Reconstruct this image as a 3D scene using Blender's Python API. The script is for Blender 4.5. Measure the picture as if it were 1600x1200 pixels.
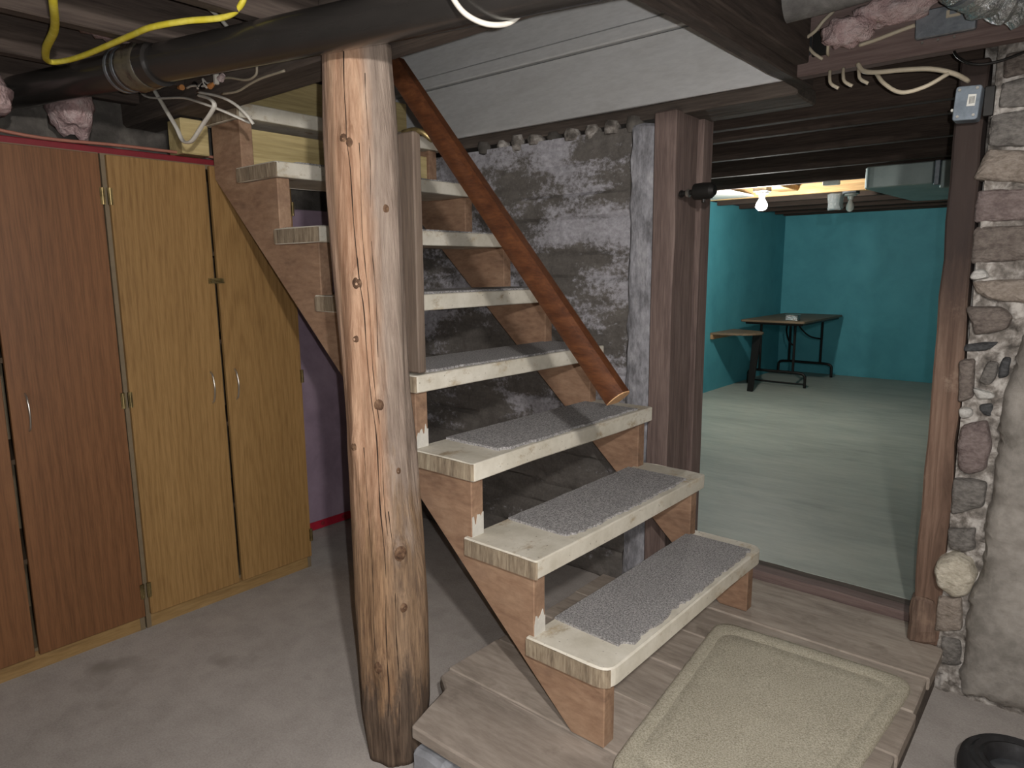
import bpy, bmesh, math, random
from mathutils import Vector, Matrix, noise
random.seed(7)
S = bpy.context.scene
for o in list(bpy.data.objects):
    bpy.data.objects.remove(o)

# ---------------------------------------------------------------- camera
cam_d = bpy.data.cameras.new('camera')
cam_d.sensor_fit = 'HORIZONTAL'; cam_d.sensor_width = 36.0
cam_d.lens = 36.0 * 1077.74 / 1600.0
cam_d.clip_start = 0.02
cam = bpy.data.objects.new('camera', cam_d); S.collection.objects.link(cam)
rt = Vector((0.76197151, 0.64757348, -0.00692916)); up = Vector((-0.10081661, 0.12918207, 0.98648264)); fw = Vector((-0.63971512, 0.75097309, -0.16371922))
mw = Matrix((( rt.x, up.x, -fw.x, 0.6461), (rt.y, up.y, -fw.y, -1.4242), (rt.z, up.z, -fw.z, 1.2851), (0, 0, 0, 1)))
cam.matrix_world = mw
S.camera = cam

# ---------------------------------------------------------------- world, exposure, big lights
w = bpy.data.worlds.new('world'); S.world = w; w.use_nodes = True
w.node_tree.nodes['Background'].inputs[0].default_value = (0.05, 0.05, 0.055, 1)
w.node_tree.nodes['Background'].inputs[1].default_value = 0.3
S.view_settings.view_transform = 'Standard'; S.view_settings.look = 'None'
S.view_settings.exposure = 0.25; S.view_settings.gamma = 1.0; S.view_settings.use_curve_mapping = False
BULB_FRONT = 2200.0      # emission of the bare bulb hanging beside the photographer
BULB_FAR = 620.0       # emission of the bare bulb in the teal room
fl = bpy.data.lights.new('flash_fill', 'SPOT')          # fill light added beside the lens, standing in for a phone flash
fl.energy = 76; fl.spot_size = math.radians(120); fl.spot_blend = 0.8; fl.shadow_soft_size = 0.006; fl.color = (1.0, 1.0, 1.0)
flo = bpy.data.objects.new('flash_fill', fl); S.collection.objects.link(flo)
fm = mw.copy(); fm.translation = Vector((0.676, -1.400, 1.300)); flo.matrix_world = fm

# ---------------------------------------------------------------- helpers
def lin(c):
    if isinstance(c, str):
        c = c.lstrip('#'); c = tuple(int(c[i:i+2], 16) / 255 for i in (0, 2, 4))
    return tuple((v / 12.92 if v <= 0.04045 else ((v + 0.055) / 1.055) ** 2.4) for v in c) + (1,)

class NT:
    def __init__(s, name):
        s.m = bpy.data.materials.new(name); s.m.use_nodes = True
        s.t = s.m.node_tree; s.b = s.t.nodes['Principled BSDF']
        s.tc = s.t.nodes.new('ShaderNodeTexCoord').outputs['Object']
    def n(s, typ, **kw):
        nd = s.t.nodes.new(typ)
        for k, v in kw.items():
            if k in nd.inputs.keys(): 
                try: nd.inputs[k].default_value = v
                except Exception: pass
            else: setattr(nd, k, v)
        return nd
    def l(s, a, b): s.t.links.new(a, b)
    def mapped(s, sc=(1, 1, 1), loc=(0, 0, 0), rot=(0, 0, 0)):
        m = s.n('ShaderNodeMapping'); m.inputs['Scale'].default_value = sc; m.inputs['Location'].default_value = loc; m.inputs['Rotation'].default_value = rot
        s.l(s.tc, m.inputs[0]); return m.outputs[0]
    def noise(s, vec, scale=5, detail=6, rough=.6, dist=0):
        nd = s.n('ShaderNodeTexNoise'); s.l(vec, nd.inputs['Vector'])
        nd.inputs['Scale'].default_value = scale; nd.inputs['Detail'].default_value = detail
        nd.inputs['Roughness'].default_value = rough; nd.inputs['Distortion'].default_value = dist
        return nd.outputs['Fac']
    def ramp(s, fac, stops, interp='LINEAR'):
        r = s.n('ShaderNodeValToRGB'); r.color_ramp.interpolation = interp
        e = r.color_ramp.elements
        while len(e) > 1: e.remove(e[-1])
        for i, (p, c) in enumerate(stops):
            el = e[0] if i == 0 else e.new(p)
            el.position = p; el.color = lin(c) if isinstance(c, str) else ((c, c, c, 1) if not isinstance(c, tuple) else c)
        s.l(fac, r.inputs[0]); return r.outputs[0]
    def mix(s, fac, a, b, blend='MIX'):
        m = s.n('ShaderNodeMix', data_type='RGBA', blend_type=blend)
        for sock, v in ((m.inputs[0], fac), (m.inputs[6], a), (m.inputs[7], b)):
            if isinstance(v, bpy.types.NodeSocket): s.l(v, sock)
            elif isinstance(v, str): sock.default_value = lin(v)
            else: sock.default_value = v
        return m.outputs[2]
    def bump(s, h, strength=.3, dist=.01):
        b = s.n('ShaderNodeBump'); b.inputs['Strength'].default_value = strength; b.inputs['Distance'].default_value = dist
        s.l(h, b.inputs['Height']); s.l(b.outputs[0], s.b.inputs['Normal'])
    def done(s, col, rough=.8, metal=0, spec=.3):
        if isinstance(col, bpy.types.NodeSocket): s.l(col, s.b.inputs['Base Color'])
        else: s.b.inputs['Base Color'].default_value = lin(col)
        if isinstance(rough, bpy.types.NodeSocket): s.l(rough, s.b.inputs['Roughness'])
        else: s.b.inputs['Roughness'].default_value = rough
        s.b.inputs['Metallic'].default_value = metal; s.b.inputs['Specular IOR Level'].default_value = spec
        return s.m

def m_mottle(name, stops, scale=4, stretch=(1, 1, 1), rough=.85, bump=.3, bdist=.006, bscale=40, metal=0, spec=.25, detail=8, fine=None):
    k = NT(name); v = k.mapped(stretch)
    c = k.ramp(k.noise(v, scale, detail, .62, .3), stops)
    if fine:   # speckle layer
        f = k.ramp(k.noise(v, fine[0], 3, .6), [(.38, fine[1]), (.62, fine[2])]); c = k.mix(fine[3], c, f)
    if bump: k.bump(k.noise(v, bscale, 6, .65), bump, bdist)
    return k.done(c, rough, metal, spec)

def m_wood(name, cols, axis='x', scale=6, rough=.75, bump=.35, stretch=.06, spec=.3, stain=None, coat=0):
    """grain running along axis; cols = dark, mid, light"""
    k = NT(name); st = [1, 1, 1]; st['xyz'.index(axis)] = stretch
    v = k.mapped(tuple(st)); 
    g = k.noise(v, scale * 4, 8, .65, .8); f = k.noise(v, scale * 22, 4, .6)
    c = k.ramp(g, [(.3, cols[0]), (.5, cols[1]), (.72, cols[2])])
    c = k.mix(.35, c, k.ramp(f, [(.3, cols[0]), (.65, cols[2])]))
    if stain:
        s = k.ramp(k.noise(k.tc, stain[1], 5, .6), [(stain[2], (0, 0, 0, 1)), (stain[3], (1, 1, 1, 1))])
        c = k.mix(s, c, stain[0])
    if bump:
        k.bump(g, bump, .004)
    m = k.done(c, rough, 0, spec)
    if coat: k.b.inputs['Coat Weight'].default_value = coat; k.b.inputs['Coat Roughness'].default_value = .25
    return m

def m_plain(name, col, rough=.5, metal=0, spec=.4, bump=0):
    k = NT(name)
    c = k.ramp(k.noise(k.tc, 30, 4), [(.3, tuple(x * .82 for x in lin(col)[:3]) + (1,)), (.7, lin(col))])
    if bump: k.bump(k.noise(k.tc, 120, 3), bump, .003)
    return k.done(c, rough, metal, spec)

def tag(o, label=None, cat=None, group=None, kind=None):
    if label: o['label'] = label
    if cat: o['category'] = cat
    if group: o['group'] = group
    if kind: o['kind'] = kind
    return o

def thing(name, loc, label, cat, group=None, kind=None):
    e = bpy.data.objects.new(name, None); S.collection.objects.link(e); e.location = loc; e.empty_display_size = .05
    return tag(e, label, cat, group, kind)

def wpos(o):
    p = Vector((0, 0, 0))
    while o is not None: p += o.location; o = o.parent
    return p

class MB:
    def __init__(s): s.v = []; s.f = []
    def add(s, vs, fs):
        k = len(s.v); s.v += [Vector(p) for p in vs]; s.f += [tuple(i + k for i in f) for f in fs]; return s
    def box(s, x0, x1, y0, y1, z0, z1):
        return s.add([(x, y, z) for z in (z0, z1) for y in (y0, y1) for x in (x0, x1)],
                     [(0, 2, 3, 1), (4, 5, 7, 6), (0, 1, 5, 4), (2, 6, 7, 3), (0, 4, 6, 2), (1, 3, 7, 5)])
    def prism(s, poly, axis, a, b):
        """poly: 2-D points in the two other axes (order x,y,z), extruded along axis from a to b"""
        def P(p, t): 
            return {'x': (t, p[0], p[1]), 'y': (p[0], t, p[1]), 'z': (p[0], p[1], t)}[axis]
        n = len(poly); vs = [P(p, a) for p in poly] + [P(p, b) for p in poly]
        fs = [tuple(range(n)), tuple(range(2 * n - 1, n - 1, -1))] + [(i, i + n, (i + 1) % n + n, (i + 1) % n) for i in range(n)]
        return s.add(vs, fs)
    def tube(s, pts, r, seg=8, flat=1.0, caps=True):
        pts = [Vector(p) for p in pts]; n = len(pts); rr = r if isinstance(r, (list, tuple)) else [r] * n
        ref = Vector((0, 0, 1)); vs = []; prev = None
        for i, p in enumerate(pts):
            t = (pts[min(i + 1, n - 1)] - pts[max(i - 1, 0)]).normalized()
            if prev is None:
                a = t.cross(ref); 
                if a.length < .1: a = t.cross(Vector((0, 1, 0)))
                a.normalize()
            else:
                a = prev - t * prev.dot(t); a.normalize()
            prev = a; b = t.cross(a)
            for j in range(seg):
                th = 2 * math.pi * j / seg
                vs.append(p + (a * math.cos(th) + b * math.sin(th) * flat) * rr[i])
        fs = [(i * seg + j, i * seg + (j + 1) % seg, (i + 1) * seg + (j + 1) % seg, (i + 1) * seg + j) for i in range(n - 1) for j in range(seg)]
        if caps: fs += [tuple(range(seg - 1, -1, -1)), tuple((n - 1) * seg + j for j in range(seg))]
        return s.add(vs, fs)
    def lathe(s, prof, c, axis='z', seg=24):
        """prof: (radius, height) from bottom to top around centre c"""
        vs = []; n = len(prof)
        for r, h in prof:
            for j in range(seg):
                th = 2 * math.pi * j / seg; u, w_ = r * math.cos(th), r * math.sin(th)
                vs.append({'z': (c[0] + u, c[1] + w_, c[2] + h), 'x': (c[0] + h, c[1] + u, c[2] + w_), 'y': (c[0] + u, c[1] + h, c[2] + w_)}[axis])
        fs = [(i * seg + j, i * seg + (j + 1) % seg, (i + 1) * seg + (j + 1) % seg, (i + 1) * seg + j) for i in range(n - 1) for j in range(seg)]
        fs += [tuple(range(seg - 1, -1, -1)), tuple((n - 1) * seg + j for j in range(seg))]
        return s.add(vs, fs)
    def build(s, name, mat, parent=None, bevel=0, smooth=False, cuts=0, wob=0, wscale=4, seg=1, label=None, cat=None, group=None, kind=None):
        bm = bmesh.new()
        vs = [bm.verts.new(p) for p in s.v]
        for f in s.f:
            try: bm.faces.new([vs[i] for i in f])
            except ValueError: pass
        bmesh.ops.recalc_face_normals(bm, faces=bm.faces)
        if bevel:
            es = [e for e in bm.edges if len(e.link_faces) == 2 and e.calc_face_angle(0) > .5]
            bmesh.ops.bevel(bm, geom=es, offset=bevel, segments=seg, affect='EDGES', clamp_overlap=True)
        if cuts: 
            for _ in range(cuts):
                es = [e for e in bm.edges if e.calc_length() > .06]
                if es: bmesh.ops.subdivide_edges(bm, edges=es, cuts=1, use_grid_fill=True)
        if wob:
            sd = Vector((random.random() * 50, random.random() * 50, random.random() * 50))
            for v in bm.verts:
                v.co += noise.noise_vector(v.co * wscale + sd) * wob
        me = bpy.data.meshes.new(name); 
        if parent is not None: org = wpos(parent)
        else:
            xs = [v.co for v in bm.verts]
            org = Vector(((min(p.x for p in xs) + max(p.x for p in xs)) / 2, (min(p.y for p in xs) + max(p.y for p in xs)) / 2, min(p.z for p in xs)))
        for v in bm.verts: v.co -= org
        bm.to_mesh(me); bm.free()
        if smooth:
            for p in me.polygons: p.use_smooth = True
            if smooth is not True: me.set_sharp_from_angle(angle=smooth)
        me.materials.append(mat)
        o = bpy.data.objects.new(name, me); S.collection.objects.link(o)
        if parent is not None: o.parent = parent
        else: o.location = org
        return tag(o, label, cat, group, kind)

def smoothpath(pts, n=6):
    """Catmull-Rom through pts"""
    p = [Vector(q) for q in pts]; p = [p[0] * 2 - p[1]] + p + [p[-1] * 2 - p[-2]]; out = []
    for i in range(1, len(p) - 2):
        for k in range(n):
            t = k / n; a, b, c, d = p[i - 1], p[i], p[i + 1], p[i + 2]
            out.append(.5 * ((2 * b) + (c - a) * t + (2 * a - 5 * b + 4 * c - d) * t * t + (3 * b - a - 3 * c + d) * t ** 3))
    return out + [p[-2]]

def roundpoly(poly, r, n=5):
    """round each corner of a 2-D polygon (r may be a list)"""
    out = []; m = len(poly)
    for i in range(m):
        rr = r[i] if isinstance(r, (list, tuple)) else r
        p = Vector(poly[i]); a = Vector(poly[i - 1]); b = Vector(poly[(i + 1) % m])
        if rr <= 0: out.append((p.x, p.y)); continue
        u = (a - p).normalized(); v = (b - p).normalized()
        p0, p1 = p + u * rr, p + v * rr
        for k in range(n + 1):
            t = k / n; q = p0 * (1 - t) ** 2 + p * 2 * t * (1 - t) + p1 * t * t
            out.append((q.x, q.y))
    return out

def resample(poly, step):
    out = []
    for i in range(len(poly)):
        a, b = Vector(poly[i]), Vector(poly[(i + 1) % len(poly)]); n = max(1, int((b - a).length / step))
        for k in range(n): out.append(tuple(a.lerp(b, k / n)))
    return out

# ---------------------------------------------------------------- materials
def mk_floor():
    k = NT('front_concrete')
    a = k.noise(k.tc, 1.3, 8, .65, .4); b = k.noise(k.tc, 9, 8, .7); d = k.noise(k.tc, 160, 3, .6)
    c = k.ramp(a, [(.3, '#948c86'), (.5, '#a9a19b'), (.72, '#b8afa8')])
    c = k.mix(.4, c, k.ramp(b, [(.32, '#857d76'), (.55, '#aca49e'), (.75, '#bdb5ae')]))
    c = k.mix(.18, c, k.ramp(d, [(.3, '#4c4844'), (.6, '#b8b2aa')]))
    sp = k.ramp(k.noise(k.mapped((1, 1, 1), (3, 7, 0)), 3.2, 4, .5), [(.62, (0, 0, 0, 1)), (.72, (1, 1, 1, 1))])
    c = k.mix(sp, c, '#8c857d')
    k.bump(k.noise(k.tc, 60, 8, .7), .25, .004)
    return k.done(c, .8, 0, .25)
M_FLOOR = mk_floor()
def mk_farfloor():
    k = NT('far_concrete')
    a = k.noise(k.mapped((.6, 1.6, 1)), 1.6, 8, .65, .5); b = k.noise(k.mapped((.5, 2, 1)), 7, 6, .7)
    c = k.ramp(a, [(.3, '#8a8f86'), (.5, '#a2a79d'), (.72, '#b2b4a7')])
    c = k.mix(.35, c, k.ramp(b, [(.32, '#858a81'), (.7, '#b6b9ac')]))
    k.bump(k.noise(k.tc, 40, 6, .7), .15, .003)
    return k.done(c, .55, 0, .35)
M_FARFLOOR = mk_farfloor()
def mk_cwall():
    k = NT('board_formed_concrete')
    st = k.mapped((.5, 1, 1.6))
    base = k.ramp(k.noise(st, 5, 9, .7, .4), [(.28, '#4b4743'), (.5, '#625d58'), (.75, '#7b756f')])
    fine = k.ramp(k.noise(k.tc, 70, 5, .7), [(.3, '#423f3c'), (.7, '#817a74')])
    base = k.mix(.3, base, fine)
    # white salt bloom: big patches, ragged at the edge, strongest in horizontal bands
    sep = k.n('ShaderNodeSeparateXYZ'); k.l(k.tc, sep.inputs[0])
    big = k.noise(k.mapped((1.0, 1, 2.6), (.3, 0, .65)), 2.1, 4, .55, .2)
    fuzz = k.noise(k.mapped((1, 1, 1.2)), 38, 6, .75)
    sm = k.n('ShaderNodeMath', operation='MULTIPLY_ADD'); k.l(fuzz, sm.inputs[0]); sm.inputs[1].default_value = .42; k.l(big, sm.inputs[2])
    mr = k.n('ShaderNodeMapRange'); k.l(sep.outputs[2], mr.inputs[0]); mr.inputs[1].default_value = .35; mr.inputs[2].default_value = 1.35; mr.inputs[3].default_value = -.10; mr.inputs[4].default_value = .05
    ad = k.n('ShaderNodeMath', operation='ADD'); k.l(sm.outputs[0], ad.inputs[0]); k.l(mr.outputs[0], ad.inputs[1])
    mask = k.ramp(ad.outputs[0], [(.71, (0, 0, 0, 1)), (.80, (.8, .8, .8, 1)), (1, (1, 1, 1, 1))])
    col = k.mix(mask, base, k.ramp(fuzz, [(.3, '#8f8c90'), (.7, '#bdbabf')]))
    k.bump(k.noise(k.tc, 45, 8, .75), .6, .008)
    return k.done(col, .92, 0, .15)
M_CWALL = mk_cwall()
M_PLASTER = m_mottle('grey_plaster', [(.34, '#5f5d5e'), (.5, '#868589'), (.66, '#b3b1b4')], 13, (1, 1, .45), .92, .8, .012, 55, fine=(60, '#6a686a', '#aaa8ac', .35))
M_PARGE = m_mottle('cement_parging', [(.3, '#67625b'), (.5, '#8a847d'), (.68, '#a39c94')], 6, (1, 1, 1), .9, .5, .008, 45, fine=(30, '#6b665f', '#9d978f', .3))
M_MORTAR = m_mottle('lime_mortar', [(.34, '#4f4a45'), (.48, '#7f7871'), (.62, '#b3ada6')], 22, (1, 1, 1), .95, .8, .01, 40)
M_DARKST = m_mottle('rubble_wall', [(.3, '#3a3733'), (.5, '#5b5651'), (.7, '#7d776f')], 6, (1, 1, 1), .95, .8, .01, 20)
M_TEAL = m_mottle('teal_paint', [(.3, '#4c95a0'), (.55, '#54a0ab'), (.75, '#5aa8b2')], 3, (1, 1, 1), .55, .12, .002, 60)
M_JOIST = m_wood('old_dark_joist', ('#2a221d', '#40342d', '#574a41'), 'x', 7, .85, .5)
M_JOISTY = m_wood('old_dark_joist_along', ('#2c2521', '#453a34', '#5d524a'), 'y', 7, .85, .5)
M_BEAM = m_wood('weathered_beam', ('#3b332e', '#574d46', '#72675e'), 'x', 6, .85, .5)
M_REDJOIST = m_wood('reddish_joist', ('#53423e', '#6d5b56', '#80706a'), 'x', 6, .8, .4)
M_FARJOIST = m_wood('pale_lit_joist', ('#9c7a50', '#c29b68', '#d8b98a'), 'x', 6, .75, .3)
M_SUB = m_wood('subfloor_boards', ('#332d29', '#453d38', '#574f49'), 'x', 4, .9, .4)
M_JAMB = m_wood('dark_timber_jamb', ('#4d3f3b', '#6b5a54', '#85736b'), 'z', 7, .8, .5)
def mk_stud():
    k = NT('blackened_stud'); v = k.mapped((1, 1, .06)); g = k.noise(v, 26, 8, .65, .6)
    c = k.ramp(g, [(.3, '#4a382d'), (.5, '#6f584a'), (.72, '#8b7565')])
    c = k.mix(k.ramp(k.noise(k.tc, 6, 6, .65), [(.58, (0, 0, 0, 1)), (.68, (.8, .8, .8, 1))]), c, '#94806f')
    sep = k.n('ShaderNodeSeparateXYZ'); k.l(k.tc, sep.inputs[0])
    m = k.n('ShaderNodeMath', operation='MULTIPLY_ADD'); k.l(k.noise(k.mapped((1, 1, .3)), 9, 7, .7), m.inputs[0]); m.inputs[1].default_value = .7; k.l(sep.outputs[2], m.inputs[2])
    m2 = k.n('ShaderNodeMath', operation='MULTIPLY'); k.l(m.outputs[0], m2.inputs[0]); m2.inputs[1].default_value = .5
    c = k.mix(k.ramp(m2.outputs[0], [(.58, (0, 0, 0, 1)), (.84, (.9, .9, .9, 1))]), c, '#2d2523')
    k.bump(g, .6, .006)
    return k.done(c, .8)
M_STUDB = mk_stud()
M_STUD = m_wood('brown_stud', ('#43352d', '#665145', '#877262'), 'z', 6, .8, .5, stain=('#8b7462', 5, .60, .72))
def mk_log():
    k = NT('peeled_log')
    v = k.mapped((1, 1, .07)); g = k.noise(v, 26, 9, .68, .7); f = k.noise(v, 110, 5, .65); h = k.noise(k.mapped((1, 1, .16)), 9, 6, .6, .6)
    warm = k.ramp(g, [(.26, '#6f4d38'), (.42, '#987157'), (.58, '#b18d72'), (.78, '#ccae92')])
    warm = k.mix(.35, warm, k.ramp(f, [(.32, '#62452f'), (.62, '#c6a58a')]))
    grey = k.ramp(g, [(.28, '#64574e'), (.5, '#8b7d72'), (.75, '#a79a8e')])
    grey = k.mix(.35, grey, k.ramp(f, [(.3, '#5a4e46'), (.65, '#aa9d91')]))
    # greyed, weathered flank on the stair side; fainter weathering on the cabinet side
    def flank(d, lo, hi, amp):
        ang = k.n('ShaderNodeVectorMath', operation='DOT_PRODUCT'); k.l(k.tc, ang.inputs[0]); ang.inputs[1].default_value = d
        am = k.n('ShaderNodeMath', operation='MULTIPLY_ADD'); k.l(h, am.inputs[0]); am.inputs[1].default_value = .6; k.l(ang.outputs['Value'], am.inputs[2])
        return k.ramp(am.outputs[0], [(lo, (0, 0, 0, 1)), (hi, (amp, amp, amp, 1))])
    c = k.mix(flank((5.0, 3.4, .22), .66, .86, .85), warm, grey)
    c = k.mix(flank((-4.4, -3.6, -.18), .50, .74, .8), c, k.ramp(g, [(.28, '#63534a'), (.5, '#8c786b'), (.75, '#a89384')]))
    # brown streaks low down, damp dark foot
    sep = k.n('ShaderNodeSeparateXYZ'); k.l(k.tc, sep.inputs[0])
    def low(z0, amp, colr, soft, seed):
        hz = k.n('ShaderNodeMath', operation='MULTIPLY_ADD'); k.l(k.noise(k.mapped((1, 1, .22), seed), 16, 8, .72), hz.inputs[0]); hz.inputs[1].default_value = -1.1
        k.l(sep.outputs[2], hz.inputs[2])
        ad = k.n('ShaderNodeMath', operation='ADD'); k.l(hz.outputs[0], ad.inputs[0]); ad.inputs[1].default_value = z0
        return k.ramp(ad.outputs[0], [(0, (amp, amp, amp, 1)), (soft, (0, 0, 0, 1))])
    c = k.mix(low(-.12, .75, None, .22, (5, 3, 1)), c, k.ramp(f, [(.3, '#4a3626'), (.65, '#947656')]))
    c = k.mix(low(.32, .85, None, .12, (2, 1, 0)), c, k.ramp(f, [(.3, '#2a221d'), (.7, '#65564a')]))
    k.bump(g, .9, .012)
    return k.done(c, .72, 0, .3)
M_LOG = mk_log()
M_KNOT = m_mottle('wood_knot', [(.3, '#33241a'), (.5, '#5b4332'), (.7, '#80664f')], 60, (1, 1, 1), .8, .4)
M_CRACK = m_plain('crack_shadow', '#2b1d14', .9)
M_STRING = m_wood('brown_stringer', ('#705645', '#8f7059', '#a78a71'), 'x', 3, .8, .3, .35, stain=('#866b58', 6, .55, .75))
M_STRINGDARK = m_wood('dusty_brown_stringer', ('#6b5242', '#8b6c56', '#a2856d'), 'x', 3, .82, .3, .35)
def mk_tread():
    k = NT('cream_painted_tread')
    pa = k.ramp(k.noise(k.tc, 7, 7, .65), [(.3, '#bdb5a4'), (.55, '#d3ccbd'), (.75, '#e2dccf')])
    wv = k.mapped((1, .07, 1)); wood = k.ramp(k.noise(wv, 30, 6, .6, .5), [(.3, '#8f7b60'), (.7, '#c4b294')])
    wear = k.ramp(k.noise(k.mapped((1, .6, 1)), 12, 7, .72), [(.56, (0, 0, 0, 1)), (.66, (.85, .85, .85, 1))])
    c = k.mix(wear, pa, wood)
    c = k.mix(k.ramp(k.noise(k.tc, 85, 2, .5), [(.70, (0, 0, 0, 1)), (.76, (.8, .8, .8, 1))]), c, '#5d5346')
    k.bump(k.noise(wv, 30, 8, .7), .35, .004)
    return k.done(c, .7, 0, .3)
M_TREAD = mk_tread()
M_ENDGRAIN = m_wood('weathered_end_grain', ('#4d4035', '#84735f', '#b5a78f'), 'z', 9, .85, .6, .12)
M_CHIP = m_plain('chipped_white_paint', '#cfcac0', .75, bump=.3)
def mk_carpet():
    k = NT('grey_carpet')
    f = k.noise(k.tc, 190, 4, .8); b = k.noise(k.tc, 6, 4, .6)
    c = k.ramp(f, [(.38, '#5f5c5b'), (.5, '#aeaaa9'), (.62, '#e6e3e1')])
    c = k.mix(.25, c, k.ramp(b, [(.3, '#8f8b89'), (.7, '#b5b1ae')]))
    k.bump(f, 1.0, .008)
    return k.done(c, .95, 0, .1)
M_CARPET = mk_carpet()
M_YELLOW = m_wood('yellowed_plank', ('#97855a', '#b8a473', '#cbb98a'), 'y', 5, .7, .2)
M_WHITEB = m_mottle('white_painted_boards', [(.3, '#dad8d5'), (.5, '#e5e4e2'), (.72, '#eeedec')], 4, (.4, 1, 1.6), .65, .2, .003, 40, fine=(50, '#b8b5b0', '#e4e2df', .2))
M_RAIL = m_wood('varnished_rail', ('#2a160e', '#432617', '#5f3a22'), 'x', 8, .38, .15, .2, .4, coat=.2)
M_RAW = m_wood('raw_rail_end', ('#7c5a3c', '#a37d58', '#bd9a73'), 'z', 9, .7)
M_BRNPAINT = m_wood('brown_upright', ('#4f443c', '#69594d', '#7d6e61'), 'z', 7, .75, .3)
M_BRASS = m_mottle('dull_brass', [(.3, '#5e5136'), (.7, '#9d8b60')], 30, rough=.45, metal=.8, bump=.1)
def mk_oak(name, cols, sc, off):
    k = NT(name)
    v = k.mapped((1, 1, .10), (0, off, off * .13)); nz = k.noise(v, 7, 5, .55, .4)
    wv = k.n('ShaderNodeTexWave', wave_type='RINGS', rings_direction='X'); k.l(v, wv.inputs['Vector'])
    wv.inputs['Scale'].default_value = sc; wv.inputs['Distortion'].default_value = 5; wv.inputs['Detail'].default_value = 3; wv.inputs['Detail Scale'].default_value = 2.2; wv.inputs['Detail Roughness'].default_value = .6
    c = k.ramp(nz, [(.3, cols[0]), (.52, cols[1]), (.75, cols[2])])
    c = k.mix(.35, c, k.ramp(wv.outputs['Fac'], [(.05, cols[0]), (.3, cols[1]), (.8, cols[2])]))
    fs_ = k.noise(k.mapped((1, 1, .05)), 170, 4, .65)
    c = k.mix(.4, c, k.ramp(fs_, [(.36, cols[0]), (.58, cols[2])]))
    k.bump(fs_, .08, .002)
    return k.done(c, .5, 0, .35)
M_OAK_A = mk_oak('reddish_laminate', ('#593a22', '#6d482c', '#7d5637'), 9.0, .62)
M_OAK_B = mk_oak('honey_oak_laminate', ('#745631', '#8d6c40', '#9d7b4d'), 13.0, -.1)
M_OAK_EDGE = m_wood('oak_toe_board', ('#6b5233', '#8a6d43', '#a3865b'), 'y', 4, .6, .15, .12)
M_CABEDGE = m_plain('laminate_edge', '#756650', .6)
M_CABIN = m_plain('cabinet_interior', '#4c3c2b', .8)
M_SILVER = m_plain('satin_nickel', '#c9c4bb', .3, .9)
M_BLACKM = m_plain('black_metal', '#2a2826', .5, .5)
M_PIPE = m_mottle('black_drain_pipe', [(.3, '#242220'), (.6, '#2f2c2a'), (.8, '#4a4541')], 5, (.3, 1, 1), .24, .08, .002, 30, spec=.6)
M_TAPE = m_mottle('clear_tape', [(.3, '#3a352f'), (.7, '#5d5648')], 20, rough=.16, bump=.5, bdist=.004, bscale=35, spec=.8)
M_STEEL = m_mottle('galvanized_steel', [(.3, '#7c8186'), (.7, '#a6abb0')], 20, rough=.42, metal=.85, bump=.1, bscale=80)
M_BOX = m_mottle('blue_grey_steel', [(.3, '#5f676f'), (.7, '#7f8890')], 25, rough=.55, metal=.3, bump=.1, bscale=80)
M_DUCT = m_mottle('dull_sheet_metal', [(.3, '#8d9a97'), (.7, '#aab5b1')], 4, rough=.5, metal=.55, bump=.05)
M_FOIL = m_mottle('crinkled_foil', [(.3, '#a7aaa9'), (.7, '#d4d6d5')], 10, rough=.22, metal=.95, bump=1.0, bdist=.02, bscale=28)
M_WHCABLE = m_plain('white_cable_sheath', '#d6d0c4', .5)
M_YECABLE = m_mottle('yellow_cable_sheath', [(.45, '#c9b93a'), (.75, '#e0d36b')], 25, rough=.45, bump=.05)
M_CRCABLE = m_plain('cream_cable_sheath', '#b9ad97', .55)
M_ORANGE = m_plain('orange_wire_nut', '#c98a52', .5)
M_PINK = m_mottle('pink_fibreglass', [(.3, '#b08f8d'), (.5, '#d2b5b2'), (.72, '#e6d4d0')], 22, (1, 1, 1), .95, 1.0, .02, 60)
M_GREYPIPE = m_mottle('dusty_grey_wrap', [(.3, '#5c5957'), (.5, '#76736f'), (.7, '#8e8a86')], 14, rough=.95, bump=.7, bdist=.006, bscale=60)
M_RED = m_plain('dark_red_paint', '#7d1f28', .6)
M_REDTAPE = m_plain('red_sheathing_tape', '#a31f33', .45)
M_PURPLE = m_mottle('purple_foam_board', [(.3, '#7b6977'), (.5, '#8b7886'), (.7, '#9c8996')], 4, (1, 1, 1), .7, .15)
def mk_platform(i):
    t = random.uniform(-.04, .05)
    def sh(h): return '#' + ''.join('%02x' % max(0, min(255, int(int(h[j:j+2], 16) * (1 + t)))) for j in (1, 3, 5))
    return m_wood('old_plank_%d' % i, (sh('#7a6f65'), sh('#988c80'), sh('#b0a497')), 'x', 3, .88, .3, .22, stain=(sh('#776c61'), 7, .58, .74))
def mk_mat():
    k = NT('beige_bath_mat_pile')
    f = k.noise(k.tc, 220, 4, .75); b = k.noise(k.tc, 9, 5, .6)
    c = k.ramp(f, [(.36, '#8f8776'), (.5, '#c3bba8'), (.64, '#e4ddcc')])
    c = k.mix(.3, c, k.ramp(b, [(.3, '#9b927b'), (.7, '#c0b8a1')]))
    k.bump(f, .8, .006)
    return k.done(c, .95, 0, .1)
M_MAT = mk_mat()
M_RUBBER = m_mottle('black_rubber', [(.3, '#1f1e1e'), (.6, '#2f2e2f'), (.8, '#454345')], 18, rough=.6, bump=.3)
M_BLOCK = m_mottle('grey_concrete_block', [(.3, '#77777a'), (.6, '#949599'), (.8, '#a8a9ac')], 12, rough=.9, bump=.5)
M_TABTOP = m_wood('brown_table_top', ('#5c4a38', '#7b6751', '#8f7b63'), 'x', 5, .5, .1)
M_DARKMET = m_plain('dark_brown_enamel', '#211d1b', .45, .3)
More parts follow.
